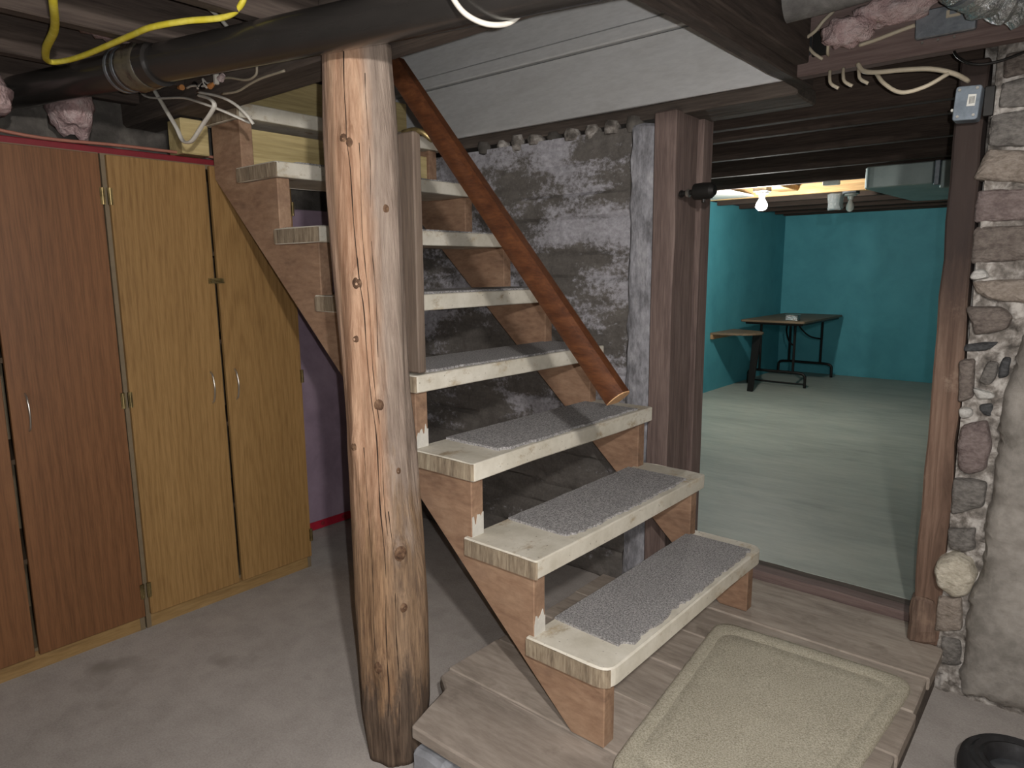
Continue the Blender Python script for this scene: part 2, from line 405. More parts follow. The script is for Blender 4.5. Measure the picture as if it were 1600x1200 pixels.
M_PORC = m_plain('white_porcelain', '#e4e2da', .3)
M_WHITE = m_plain('white_panel', '#dcdad2', .7)
def emis(name, col, st):
    m = bpy.data.materials.new(name); m.use_nodes = True; b = m.node_tree.nodes['Principled BSDF']
    b.inputs['Base Color'].default_value = (1, 1, 1, 1); b.inputs['Emission Color'].default_value = col; b.inputs['Emission Strength'].default_value = st
    return m
M_GLOW_F = emis('lit_bulb_front_room', (1, .97, .94, 1), BULB_FRONT)
M_GLOW_T = emis('lit_bulb_teal_room', (1, .97, .92, 1), BULB_FAR)

# ---------------------------------------------------------------- the setting
ZF = -0.15      # front concrete floor;  platform top is z = 0
def slab(name, x0, x1, y0, y1, z0, z1, mat, parent=None, label=None, kind='structure', **kw):
    return MB().box(x0, x1, y0, y1, z0, z1).build(name, mat, parent, kind=kind if parent is None else None, label=label, **kw)
slab('floor', -2.75, 2.4, -2.8, 1.52, -.25, ZF, M_FLOOR, label='worn grey concrete floor of the front basement room')
slab('floor_far', -2.5, 2.4, 1.46, 7.4, -.13, .02, M_FARFLOOR, label='pale green-grey concrete floor of the teal room')
slab('wall_back', -2.75, 2.4, -2.8, -2.65, ZF, 2.13, M_PARGE, label='cement-rendered wall behind the photographer')
slab('wall_side', 2.25, 2.4, -2.65, 1.2, ZF, 2.13, M_PARGE, label='cement-rendered wall to the right of the photographer')
slab('wall_left', -2.75, -2.62, -2.65, 1.5, ZF, 3.1, M_DARKST, label='rubble foundation wall behind the wooden cabinets', cuts=3, wob=.012, wscale=8)

# board-formed concrete wall behind the stair
def concrete_wall():
    x0, x1, z0, z1 = -2.62, -.895, ZF, 1.865
    nx, nz = 110, 140; mb = MB(); vs = []
    edges = []; z = z0
    rnd = random.Random(3)
    while z < z1 + .2: edges.append((z, rnd.uniform(-.010, .008))); z += rnd.uniform(.11, .17)
    for j in range(nz + 1):
        for i in range(nx + 1):
            x = x0 + (x1 - x0) * i / nx; z = z0 + (z1 - z0) * j / nz
            zz = z + .012 * noise.noise(Vector((x * 2, 0, 5))); off = 0; groove = 0
            for q in range(len(edges) - 1):
                if edges[q][0] <= zz < edges[q + 1][0]:
                    off = edges[q][1]; dd = min(zz - edges[q][0], edges[q + 1][0] - zz)
                    groove = .012 * max(0, 1 - dd / .014)
            y = 1.18 + off + groove + .010 * noise.noise(Vector((x * 5, 1, z * 9))) + .006 * noise.noise(Vector((x * 22, 1, z * 22)))
            vs.append((x, y, z))
    fs = [(j * (nx + 1) + i, j * (nx + 1) + i + 1, (j + 1) * (nx + 1) + i + 1, (j + 1) * (nx + 1) + i) for j in range(nz) for i in range(nx)]
    mb.add(vs, fs); mb.box(x0, -.80, 1.21, 1.47, z0, z1)
    return mb.build('wall_far', M_CWALL, smooth=.6, kind='structure', label='board-marked concrete wall with white salt bloom behind the stairs')
WF = concrete_wall()
mb = MB(); mb.box(-.905, -.79, 1.155, 1.30, ZF, 1.87)
mb.build('plaster_strip', M_PLASTER, WF, bevel=.015, cuts=5, wob=.014, wscale=16, smooth=.7)
for i in range(9):      # loose rubble bedded on top of the wall
    x = -1.75 + i * .105; w_ = random.uniform(.035, .05); h = random.uniform(.022, .04)
    MB().lathe([(.01, -h), (w_ * .8, -h * .9), (w_, 0), (w_ * .75, h * .9), (.01, h)], (x, 1.20 + random.uniform(-.01, .02), 1.875), 'z', 9).build('rubble_stone', random.choice((M_MORTAR, M_DARKST)), WF, wob=.008, wscale=18, smooth=.9)

# stairwell above: sill plate and white horizontal boards
TW = thing('trim_1', (-1.4, 1.2, 1.9), None, None, kind='structure'); TW['label'] = 'white painted boards lining the stairwell above the concrete wall'
MB().box(-2.6, -.25, 1.20, 1.42, 1.89, 1.945).build('sill_plate', M_BEAM, TW, bevel=.006, cuts=3, wob=.008)
MB().box(-2.6, -.2, 1.19, 1.215, 1.945, 2.205).build('lining_board', M_WHITEB, TW, bevel=.003)
MB().box(-2.6, -.2, 1.175, 1.215, 2.212, 2.27).build('lining_board', M_WHITEB, TW, bevel=.006)
MB().box(-2.6, -.2, 1.185, 1.215, 2.274, 2.56).build('lining_board', M_WHITEB, TW, bevel=.003)
MB().box(-2.6, -.2, 1.185, 1.215, 2.564, 3.1).build('lining_board', M_WHITEB, TW, bevel=.003)

# ceiling of the front room: boards over joists, a header round the stair opening
CE = thing('ceiling', (0, 0, 2.13), None, None, kind='structure'); CE['label'] = 'dark boards and joists over the front room and stairwell'
for i in range(12):
    y0 = -2.7 + i * .22
    MB().box(-2.62, 2.3, y0, y0 + .214, 2.13, 2.155).build('board', M_SUB, CE)
for i in range(6):
    y0 = -.06 + i * .22
    MB().box(-.16, 2.3, y0, y0 + .214, 2.13, 2.155).build('board', M_SUB, CE)
for x in (-2.45, -2.05, -1.62, -1.2, -.78, -.36, .06, .48, .9, 1.34, 1.75, 2.15):
    MB().box(x, x + .05, -2.65, -.155, 1.955, 2.13).build('joist', M_JOISTY, CE, bevel=.004)
MB().box(-.245, -.195, -.0, 1.19, 1.9, 2.13).build('stair_header', M_JOISTY, CE, bevel=.004, cuts=3, wob=.006)
MB().box(-.19, -.145, -.0, .98, 1.93, 2.13).build('stair_header', M_JOISTY, CE, bevel=.004)
for x in (.5, .95, 1.4, 1.85): MB().box(x, x + .05, -.0, 1.0, 1.93, 2.13).build('joist', M_JOISTY, CE, bevel=.004)
MB().box(-.20, 2.3, 1.02, 1.075, 1.905, 2.13).build('door_header_joist', M_REDJOIST, CE, bevel=.005, cuts=3, wob=.004)
MB().box(-.19, 2.3, 1.10, 1.16, 1.955, 2.13).build('door_header_joist', M_JOIST, CE, bevel=.005)
# upper stairwell box
MB().box(-2.62, -.15, -.05, -.01, 2.13, 3.1).build('well_side', M_WHITEB, CE)
MB().box(-.20, -.16, -.01, 1.215, 2.14, 3.1).build('well_side', M_WHITEB, CE)
MB().box(-2.62, -.15, -.05, 1.3, 3.1, 3.14).build('well_top', M_SUB, CE)

# timber beam carried by the log
MB().box(-2.62, 2.25, -.15, .0, 1.895, 2.13).build('timber_beam', M_BEAM, None, bevel=.012, cuts=3, wob=.012, wscale=5, label='long weathered timber beam resting on the log post', cat='beam')

# teal room
slab('wall_teal_left', -2.48, -2.38, 1.47, 7.4, .02, 1.93, M_TEAL, label='teal painted side wall of the far room')
slab('wall_teal_back', -2.38, 2.4, 7.27, 7.4, .02, 1.93, M_TEAL, label='teal painted end wall of the far room')
slab('wall_teal_right', 2.25, 2.4, 1.47, 7.27, .02, 1.93, M_TEAL, label='teal painted wall of the far room, out of sight behind the stone')
CF = thing('ceiling_far', (0, 4, 2.13), None, None, kind='structure'); CF['label'] = 'open joist ceiling of the teal room'
for i in range(26):
    y0 = 1.20 + i * .24
    MB().box(-2.48, 2.3, y0, y0 + .234, 2.13, 2.155).build('board', M_SUB, CF)
for i, (y, z) in enumerate(((1.70, 1.905), (1.96, 1.9), (2.54, 1.9), (3.24, 1.9), (3.98, 1.9), (4.78, 1.9), (5.3, 1.9), (5.85, 1.9), (6.4, 1.9), (6.9, 1.9))):
    MB().box(-2.38, 2.25, y, y + .05, z, 2.13).build('joist', M_FARJOIST if 4.5 < y < 5 else M_JOIST, CF, bevel=.004)  # bulb's light painted in: only the joist just beyond it takes pale wood
MB().box(-2.38, 2.25, 7.18, 7.265, 1.90, 1.985).build('wall_plate', M_JOIST, CF, bevel=.004)
MB().box(-2.38, -1.80, 4.04, 4.77, 1.905, 1.925).build('white_panel', M_WHITE, CF)  # added white sheet, stands for the ceiling patch blown out by the bulb
MB().box(-1.58, -1.42, 4.03, 4.78, 1.93, 1.975).build('blocking', M_FARJOIST, CF, bevel=.004); MB().box(-1.14, -.95, 4.83, 5.30, 1.94, 1.985).build('blocking', M_FARJOIST, CF, bevel=.004)

# stone wall right of the doorway
WR = MB()
nx, nz = 260, 280; vs = []
for j in range(nz + 1):
    for i in range(nx + 1):
        x = .335 + (2.25 - .335) * (i / nx) ** 1.5; z = ZF + (2.13 - ZF) * j / nz
        y = 1.178 + .022 * noise.noise(Vector((x * 9, 4, z * 9))) + .014 * noise.noise(Vector((x * 32, 4, z * 32))) + .007 * noise.noise(Vector((x * 90, 4, z * 90)))
        if i == 0: y = 1.23
        vs.append((x, y, z))
WR.add(vs, [(j * (nx + 1) + i, j * (nx + 1) + i + 1, (j + 1) * (nx + 1) + i + 1, (j + 1) * (nx + 1) + i) for j in range(nz) for i in range(nx)])
WR.box(.345, 2.3, 1.22, 1.47, ZF, 2.13); WR.box(.29, .35, 1.285, 1.46, .03, 2.13)
WR = WR.build('wall_right', M_MORTAR, None, smooth=.8, kind='structure', label='rubble stone and mortar wall right of the doorway')
def stone_mat(i, cols): return m_mottle('field_stone_%d' % i, [(.3, cols[0]), (.5, cols[1]), (.68, cols[2])], 24, (1, 1, 1.6), .92, .9, .012, 60, fine=(70, cols[0], cols[2], .4))
ST = dict(
 brown=stone_mat(1, ('#574e49', '#70665f', '#877d75')), beige=stone_mat(2, ('#756a5f', '#91857a', '#a59a8f')), grey=stone_mat(3, ('#57534f', '#726d68', '#8b8680')),
 dark=stone_mat(4, ('#2f2f2f', '#454546', '#5c5c5c')), pale=stone_mat(5, ('#a09685', '#c2b9a6', '#d5cdbd')), pink=stone_mat(6, ('#625552', '#7b6d69', '#8f827e')), white=stone_mat(7, ('#a39f99', '#bdb9b3', '#cfccc6')))
PROUD = .75
STONES = [
 ('beige', [(.304, 1.548), (.335, 1.634), (.47, 1.614), (.50, 1.56), (.46, 1.524)], .06), ('grey', [(.337, 1.735), (.44, 1.738), (.47, 1.68), (.45, 1.632), (.334, 1.643)], .035),
 ('grey', [(.354, 1.822), (.45, 1.835), (.47, 1.78), (.44, 1.745), (.35, 1.751)], .035), ('brown', [(.354, 1.904), (.45, 1.905), (.46, 1.842), (.352, 1.835)], .03),
 ('pink', [(.319, 1.515), (.47, 1.512), (.50, 1.46), (.47, 1.421), (.316, 1.42)], .035), ('brown', [(.322, 1.405), (.47, 1.405), (.50, 1.35), (.478, 1.305), (.32, 1.293)], .035),
 ('beige', [(.329, 1.239), (.463, 1.248), (.52, 1.21), (.49, 1.172), (.383, 1.183), (.343, 1.202)], .06), ('white', [(.322, 1.254), (.334, 1.276), (.361, 1.277), (.38, 1.251), (.333, 1.243)], .055),
 ('brown', [(.32, 1.16), (.417, 1.162), (.446, 1.133), (.437, 1.096), (.351, 1.07)], .06), ('dark', [(.324, 1.04), (.418, 1.055), (.392, 1.026), (.326, 1.016)], .025),
 ('brown', [(.316, .989), (.358, .998), (.365, .871), (.326, .852)], .05), ('grey', [(.391, .991), (.424, .993), (.416, .933), (.401, .914), (.374, .923)], .045),
 ('dark', [(.428, 1.007), (.452, 1.009), (.448, .946), (.421, .937)], .04), ('white', [(.36, .907), (.416, .893), (.421, .874), (.372, .87)], .05),
 ('white', [(.327, .835), (.366, .84), (.367, .808), (.333, .801)], .045), ('dark', [(.379, .85), (.419, .863), (.42, .817), (.389, .823)], .03),
 ('pink', [(.342, .779), (.408, .805), (.428, .726), (.418, .646), (.373, .62), (.342, .638), (.334, .711)], .06), ('grey', [(.331, .599), (.427, .608), (.424, .523), (.339, .475)], .05),
 ('grey', [(.329, .425), (.408, .449), (.415, .375), (.346, .354)], .055), ('pale', [(.308, .278), (.319, .329), (.36, .353), (.405, .344), (.427, .291), (.41, .226), (.373, .205), (.327, .227)], .10),
 ('beige', [(.325, .188), (.391, .2), (.401, .086), (.324, .058)], .045), ('grey', [(.345, .045), (.40, .05), (.41, -.04), (.35, -.06)], .03),
 ('brown', [(.47, 1.40), (.62, 1.41), (.64, 1.30), (.48, 1.29)], .05), ('grey', [(.49, 1.62), (.66, 1.64), (.66, 1.53), (.50, 1.52)], .05), ('pink', [(.48, 1.80), (.66, 1.82), (.66, 1.69), (.49, 1.68)], .05), ('grey', [(.52, 1.50), (.66, 1.51), (.66, 1.42), (.53, 1.42)], .05), ('brown', [(.53, 1.26), (.66, 1.28), (.66, 1.17), (.53, 1.17)], .05)]
zz = 1.30; rs = random.Random(21)
while zz < 2.05:
    hh = rs.uniform(.10, .15); xx = .70 + rs.uniform(-.02, .02)
    while xx < 2.1:
        ww = rs.uniform(.12, .26)
        STONES.append((rs.choice(('brown', 'grey', 'pink', 'grey', 'beige')), [(xx, zz + rs.uniform(0, .02)), (xx + ww, zz + rs.uniform(0, .02)), (xx + ww + rs.uniform(-.02, .01), zz + hh * .5), (xx + ww - rs.uniform(0, .03), zz + hh), (xx + rs.uniform(0, .03), zz + hh - rs.uniform(0, .02))], rs.uniform(.03, .05))); xx += ww + rs.uniform(.025, .05)
    zz += hh + rs.uniform(.02, .04)
for kind, poly, proud in STONES:
    proud *= PROUD
    p = resample(roundpoly(poly, .012, 3), .014); n = len(p)
    cx, cz = sum(q[0] for q in p) / n, sum(q[1] for q in p) / n
    mb = MB(); vs = []; sd = random.random() * 99
    for sc, yy in ((1.02, 1.22), (1.0, 1.19 - proud * .55), (.93, 1.19 - proud * .85), (.78, 1.19 - proud), (.45, 1.19 - proud * 1.08)):
        for q in p:
            x, z = cx + (q[0] - cx) * sc, cz + (q[1] - cz) * sc
            d = noise.noise(Vector((x * 30 + sd, 0, z * 30))) * (.012 if kind != 'pale' else .016)
            vs.append((x + d * .25, yy + d * .7, z + d * .25))
    vs.append((cx, 1.19 - proud * 1.08, cz)); m = len(vs) - 1
    fs = [(r * n + i, r * n + (i + 1) % n, (r + 1) * n + (i + 1) % n, (r + 1) * n + i) for r in range(4) for i in range(n)] + [(4 * n + i, 4 * n + (i + 1) % n, m) for i in range(n)]
    mb.add(vs, fs).build('stone', ST[kind], WR, smooth=.75)
# smooth cement parging over the lower right of the wall
pg = [(.60, 1.16), (.478, 1.10), (.456, 1.013), (.436, .854), (.436, .733), (.440, .57), (.426, .462), (.434, .314), (.402, .194), (.416, .02), (.40, -.06), (.43, -.13), (2.24, -.13), (2.24, 1.24), (1.6, 1.18), (1.1, 1.22)]
p = resample(pg, .015); n = len(p); cx, cz = .95, .5; vs = []
for sc, yy in ((1.0, 1.21), (.985, 1.155), (.96, 1.13), (.9, 1.112), (.75, 1.10), (.5, 1.095)):
    for q in p:
        x, z = cx + (q[0] - cx) * sc, cz + (q[1] - cz) * sc; d = noise.noise(Vector((x * 14, 2, z * 14))) + .6 * noise.noise(Vector((x * 45, 2, z * 45)))
        vs.append((x + d * .010, yy + .012 * d, z + d * .010))
vs.append((cx, 1.095, cz)); m = len(vs) - 1
MB().add(vs, [(r * n + i, r * n + (i + 1) % n, (r + 1) * n + (i + 1) % n, (r + 1) * n + i) for r in range(5) for i in range(n)] + [(5 * n + i, 5 * n + (i + 1) % n, m) for i in range(n)]).build('parging', M_PARGE, WR, smooth=.8)

# doorway timbers
DO = thing('door_1', (-.2, 1.3, 0), None, None, kind='structure'); DO['label'] = 'rough timber doorway into the teal room'
MB().box(-.79, -.69, 1.15, 1.345, .0, 1.90).build('jamb_post', M_JAMB, DO, bevel=.006, cuts=3, wob=.006)
MB().box(-.715, -.672, 1.350, 1.44, .0, 1.90).build('jamb_board', M_JAMB, DO, bevel=.004, cuts=2, wob=.004)
# leaning stud at the right
mb = MB()
b0 = Vector((.252, 1.175, .0)); t0 = Vector((.240, 1.175, 1.905))
mb.add([b0, b0 + Vector((.085, 0, 0)), b0 + Vector((.085, .1, 0)), b0 + Vector((0, .1, 0)), t0, t0 + Vector((.075, 0, 0)), t0 + Vector((.075, .1, 0)), t0 + Vector((0, .1, 0))],
       [(0, 3, 2, 1), (4, 5, 6, 7), (0, 1, 5, 4), (1, 2, 6, 5), (2, 3, 7, 6), (3, 0, 4, 7)])
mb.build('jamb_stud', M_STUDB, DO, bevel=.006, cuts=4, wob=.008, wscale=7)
MB().box(.245, .325, 1.165, 1.23, -.0, .16).build('stud_foot', M_STUD, DO, bevel=.01, cuts=2, wob=.014, wscale=18)
MB().box(-.70, .36, 1.325, 1.40, -.02, .026).build('threshold', M_REDJOIST, DO, bevel=.008, cuts=3, wob=.006)
MB().box(-.70, .36, 1.40, 1.46, -.02, .020).build('threshold', M_BEAM, DO, bevel=.006, cuts=3, wob=.005)

# ---------------------------------------------------------------- staircase
SC = thing('staircase', (-1.1, .54, 0), 'steep open stair with cream painted treads and grey carpet strips', 'staircase')
G = .2403; R_ = .24; TT = .056; TD = .283
def stringer(y0, y1, mat):
    pts = [(-.262, .0), (-.262, R_ - TT)]
    for i in range(1, 9):
        pts.append((-.262 - G * i, R_ * i - TT))
        if i < 8: pts.append((-.262 - G * i, R_ * (i + 1) - TT))
    pts = pts[:-1] + [(-2.165, 8 * R_ - TT), (-2.165, 1.656), (-.41, .037), (-.37, 0)]
    return MB().prism(pts, 'y', y0, y1).build('stringer', mat, SC, bevel=.003)
stringer(.014, .066, M_STRING); stringer(1.0, 1.05, M_STRINGDARK)
CARP = {1: (.125, 1.01), 2: (.20, .955), 3: (.16, .985), 4: (.075, 1.045), 5: (.07, 1.04), 6: (.08, 1.02), 7: (.10, 1.0)}
for i in range(1, 9):
    xf, zt = -G * i, R_ * i; xb = xf - TD
    rr = [0, 0, .05, .05] if i == 1 else [0, 0, .012, .012]
    if i == 1: rr = [.006, .05, .05, .006]
    else: rr = [.004, .012, .012, .004]
    poly = roundpoly([(xb, 0), (xf, 0), (xf, 1.08), (xb, 1.08)], rr, 6)
    y_in = 0.004
    tr = MB().prism(poly, 'z', zt - TT, zt).build('tread', M_TREAD, SC, bevel=.004, cuts=2, wob=.004, wscale=9)
    # bare sawn end turned to the camera
    rc = rr[1]; q = [(xb + .004, -.0035)]; q2 = [(xb + .004, .003)]
    for k in range(9):
        t = k / 8 * .62
        for lst, e in ((q, .0035), (q2, -.003)):
            a = Vector((xf - rc, -e)); m_ = Vector((xf + e, -e)); b = Vector((xf + e, rc)); w_ = a * (1 - t) ** 2 + m_ * 2 * t * (1 - t) + b * t * t
            lst.append((w_.x, w_.y))
    MB().prism(q + q2[::-1], 'z', zt - TT + .002, zt - .004).build('end_grain', M_ENDGRAIN, tr)
    if i in CARP:
        a, b = CARP[i]; top = zt + .008; rnd = random.Random(i * 11)
        fr = []; N = 70
        for k in range(N + 1):
            y = a + (b - a) * k / N
            fx = xf - .016 - .020 * abs(noise.noise(Vector((y * 6, i, 0)))) - .010 * rnd.random() * (1 if rnd.random() < .6 else .2)
            if k < 3 and i in (1, 2, 3): fx -= .02
            fr.append((fx, y))
        bk = [(xb + .004 + .004 * rnd.random(), b - (b - a) * k / 12) for k in range(13)]
        if i == 1: bk[-1] = (bk[-1][0], a + .01)
        MB().prism(fr + bk, 'z', zt - .002, top).build('carpet', M_CARPET, tr)
    if i <= 4:      # chips of white paint where the tread meets the stringer above
        xs = -.262 - G * i
        rg = random.Random(i); top = [(.016 + .048 * k / 9, zt + .03 + .035 * rg.random() + .02 * (k / 9)) for k in range(10)]
        MB().prism([(.016, zt)] + top + [(.064, zt)], 'x', xs - .001, xs + .0022).build('paint_chip', M_CHIP, tr)
MB().box(-1.985, -1.96, .066, 1.0, 1.68, 1.835).build('riser', M_YELLOW, SC, bevel=.002)
MB().box(-2.215, -2.19, .0, 1.08, 1.93, 2.13).build('riser', M_YELLOW, SC, bevel=.002)
MB().lathe([(.007, 0), (.007, .006)], (-2.19, .24, 2.02), 'x', 10).build('knot_hole', M_CRACK, SC)

# ---------------------------------------------------------------- log post
def log_post():
    base = Vector((-.850, -.215, ZF)); top = Vector((-.985, -.150, 1.893)); n, seg = 130, 72; mb = MB(); vs = []
    knots = [(1.63, -1.12, .007), (1.62, -.98, .006), (1.25, -1.02, .012), (.92, -.66, .010), (.80, -1.5, .007), (.73, -.25, .006), (.50, -.38, .016), (.17, -1.08, .012), (1.45, -.1, .006), (1.10, -1.2, .006), (.34, -.35, .009)]
    def surf(th, z, t):
        R0 = .100 - .006 * t + .003 * math.sin(z * 5)
        if z < .0: R0 -= .012 * (1 - (z - ZF) / .15)
        d = Vector((math.cos(th) * 2.2, math.sin(th) * 2.2, z * 1.6))
        r = R0 + .009 * noise.noise(d) + .0035 * noise.noise(Vector((d.x * 5, d.y * 5, z * 4))) + .0018 * noise.noise(Vector((d.x * 14, d.y * 14, z * 7)))
        for kz, kt, ka in knots:
            dt = (th - kt + math.pi) % (2 * math.pi) - math.pi
            r += ka * math.exp(-((dt * .1 / .030) ** 2 + ((z - kz) / .04) ** 2))
        return r
    for i in range(n + 1):
        t = i / n; c = base.lerp(top, t); z = c.z
        c = c + Vector((.006 * math.sin(z * 3.1), .004 * math.cos(z * 2.3), 0))
        for j in range(seg):
            th = 2 * math.pi * j / seg; r = surf(th, z, t)
            vs.append(c + Vector((r * math.cos(th), r * math.sin(th), 0)))
    fs = [(i * seg + j, i * seg + (j + 1) % seg, (i + 1) * seg + (j + 1) % seg, (i + 1) * seg + j) for i in range(n) for j in range(seg)]
    fs += [tuple(range(seg - 1, -1, -1)), tuple(n * seg + j for j in range(seg))]
    o = mb.add(vs, fs).build('log_post', M_LOG, None, smooth=True, label='round peeled log post with knots and a dark damp foot in front of the stairs', cat='post')
    for z0, z1, th0, am, fq, wd in ((.02, 1.86, -.93, .13, 2.6, .0022), (.55, 1.62, -.72, .05, 3.3, .0013), (-.05, .62, -.62, .06, 4.0, .0016), (1.05, 1.80, -.52, .04, 4.4, .0012), (.2, .8, -1.25, .07, 3.7, .0013)):
        pts = []; rad = []
        N = 90
        for k in range(N + 1):
            z = z0 + (z1 - z0) * k / N; t = (z - ZF) / (1.893 - ZF); th = th0 + am * math.sin(z * fq) + .025 * math.sin(z * 17)
            c = base.lerp(top, t) + Vector((.006 * math.sin(z * 3.1), .004 * math.cos(z * 2.3), 0))
            pts.append(c + Vector((math.cos(th), math.sin(th), 0)) * surf(th, z, t)); rad.append(wd * (.35 + .65 * abs(math.sin(k * .37) * math.sin(k * .11 + 1))))
        MB().tube(pts, rad, 6).build('drying_crack', M_CRACK, o)
    for kz, kt, ka in knots:
        t = (kz - ZF) / (1.893 - ZF); c = base.lerp(top, t); r = surf(kt, kz, t)
        dr = Vector((math.cos(kt), math.sin(kt), 0)); tn = Vector((-dr.y, dr.x, 0)); p0 = c + Vector((.006 * math.sin(kz * 3.1), .004 * math.cos(kz * 2.3), 0)) + dr * r; s = .005 + ka * .85
        ring = [p0 + tn * (math.cos(q) * s) + Vector((0, 0, math.sin(q) * s * 1.25)) - dr * .003 for q in [k * math.pi / 6 for k in range(12)]]
        ring2 = [p0 + tn * (math.cos(q) * s * .5) + Vector((0, 0, math.sin(q) * s * .6)) + dr * .0025 for q in [k * math.pi / 6 for k in range(12)]]
        MB().add(ring + ring2 + [p0 - dr * .001], [(k, (k + 1) % 12, (k + 1) % 12 + 12, k + 12) for k in range(12)] + [(12 + k, 12 + (k + 1) % 12, 24) for k in range(12)]).build('knot', M_KNOT, o, smooth=True)
log_post()

# ---------------------------------------------------------------- handrail
HR = thing('handrail', (-.98, .03, .975), 'dark varnished wooden handrail with a free lower end above the stairs', 'handrail')
A = Vector((-1.085, .065, 1.905)); B = Vector((-.262, .055, .962))
d = (B - A).normalized(); sd = Vector((0, 1, 0)); sd = (sd - d * sd.dot(d)).normalized(); upv = d.cross(sd); upv = upv if upv.z > 0 else -upv
prof = [(-.026, -.024), (.026, -.024), (.030, -.012), (.031, .006), (.026, .022), (.014, .031), (-.014, .031), (-.026, .022), (-.031, .006), (-.030, -.012)]
vs = []; n = 24
for i in range(n + 1):
    p = A.lerp(B, i / n)
    vs += [p + sd * a + upv * b for a, b in prof]
m = len(prof)
MB().add(vs, [(i * m + j, i * m + (j + 1) % m, (i + 1) * m + (j + 1) % m, (i + 1) * m + j) for i in range(n) for j in range(m)] + [tuple(range(m)), tuple(n * m + j for j in range(m))]).build('rail', M_RAIL, HR, smooth=.6)
MB().add([B + sd * a * .98 + upv * b * .98 + d * .0025 for a, b in prof] + [B + sd * a * .98 + upv * b * .98 - d * .002 for a, b in prof], [tuple(range(m)), tuple(range(2 * m - 1, m - 1, -1))] + [(j, (j + 1) % m, (j + 1) % m + m, j + m) for j in range(m)]).build('sawn_end', M_RAW, HR)
MB().box(-1.03, -.948, .004, .036, .968, 1.69).build('upright_board', M_BRNPAINT, HR, bevel=.004, cuts=2, wob=.003)
MB().tube(smoothpath([(-1.01, .02, 1.694), (-.965, .022, 1.696), (-.938, .03, 1.688), (-.922, .045, 1.672), (-.916, .055, 1.664)]), .005, 8, 1.6).build('bracket', M_BRASS, HR, smooth=True)

# ---------------------------------------------------------------- platform, mat, block
PL = thing('wooden_platform', (-.26, .53, ZF), 'low platform of old grey-brown planks at the foot of the stairs', 'platform')
ys = [-.25, .022, .262, .50, .735, .952, 1.318]
PZ = [-.006, -.004, -.007, -.005, -.006, -.004]
MB().prism([(-.862, .020), (-.862, -.02), (-.80, -.06), (-.742, -.25), (.35, -.25), (.35, .020)], 'z', -.048, PZ[0]).build('plank', mk_platform(0), PL, bevel=.006, cuts=3, wob=.004, wscale=6)
for i in range(1, 6):
    x0 = (-.737, -.87, -.868, -.862, -.87, -.80)[i]
    MB().box(x0, .35 + (.0, .004, -.003, .002, -.004, .003)[i], ys[i] + .002, ys[i + 1] - .002, -.048, PZ[i]).build('plank', mk_platform(i), PL, bevel=.004, cuts=3, wob=.004, wscale=6)
MB().box(-.86, .33, .06, .10, ZF, -.053).build('bearer', M_BEAM, PL, bevel=.004); MB().box(-.86, .33, .70, .74, ZF, -.053).build('bearer', M_BEAM, PL, bevel=.004); MB().box(-.78, .33, 1.20, 1.24, ZF, -.053).build('bearer', M_BEAM, PL, bevel=.004)
MB().box(.30, .338, -.24, 1.2, ZF, -.053).build('side_board', M_BEAM, PL, bevel=.004)
MB().box(-.735, -.60, -.262, -.08, ZF, -.062).build('concrete_block', M_BLOCK, None, bevel=.012, cuts=3, wob=.010, wscale=14, label='rough grey concrete block under the platform corner by the log', cat='block')
def bath_mat():
    c4 = [(-.305, .845), (.325, .875), (.265, -.07), (-.205, -.07)]
    out = roundpoly(c4, .075, 7); out = resample(out, .02); n = len(out)
    cx, cy = sum(p[0] for p in out) / n, sum(p[1] for p in out) / n
    vs = []; rings = [(1.0, .003), (1.0, .012), (.985, .020), (.95, .023), (.86, .0225), (.845, .0195), (.83, .0195), (.815, .0225), (.7, .023), (.6, .0235), (.5, .0235), (.4, .0235), (.3, .0235), (.2, .0235), (.1, .0235)]
    for s, z in rings:
        for p in out:
            x, y = cx + (p[0] - cx) * s, cy + (p[1] - cy) * s
            vs.append((x + .003 * noise.noise(Vector((x * 40, y * 40, s))), y, z + .0012 * noise.noise(Vector((x * 30, y * 30, 0))) + .0012 * noise.noise(Vector((x * 9, y * 9, 0)))))
    vs = [(a_, b_, c_ + .001) for a_, b_, c_ in vs]; vs.append((cx, cy, .0245)); m = len(vs) - 1; L = len(rings)
    fs = [(r * n + i, r * n + (i + 1) % n, (r + 1) * n + (i + 1) % n, (r + 1) * n + i) for r in range(L - 1) for i in range(n)] + [((L - 1) * n + i, (L - 1) * n + (i + 1) % n, m) for i in range(n)] + [tuple(range(n - 1, -1, -1))]
    MB().add(vs, fs).build('bath_mat', M_MAT, None, smooth=.9, label='beige bath mat with a sunken border lying on the platform', cat='mat')
bath_mat()
# tyre on the floor beside the platform
TY = thing('rubber_tyre', (.60, .765, ZF), 'small black rubber tyre on the floor between platform and stone wall', 'tyre')
MB().lathe([(.070, 0), (.125, 0), (.138, .012), (.140, .045), (.134, .078), (.122, .090), (.112, .086), (.104, .094), (.092, .088), (.082, .092), (.070, .080), (.066, .04)], (.60, .765, ZF), 'z', 40).build('tread_band', M_RUBBER, TY, smooth=.7)
MB().lathe([(.068, .01), (.068, .05), (.03, .058), (.012, .058)], (.60, .765, ZF), 'z', 32).build('hub', M_STEEL, TY, smooth=.6)

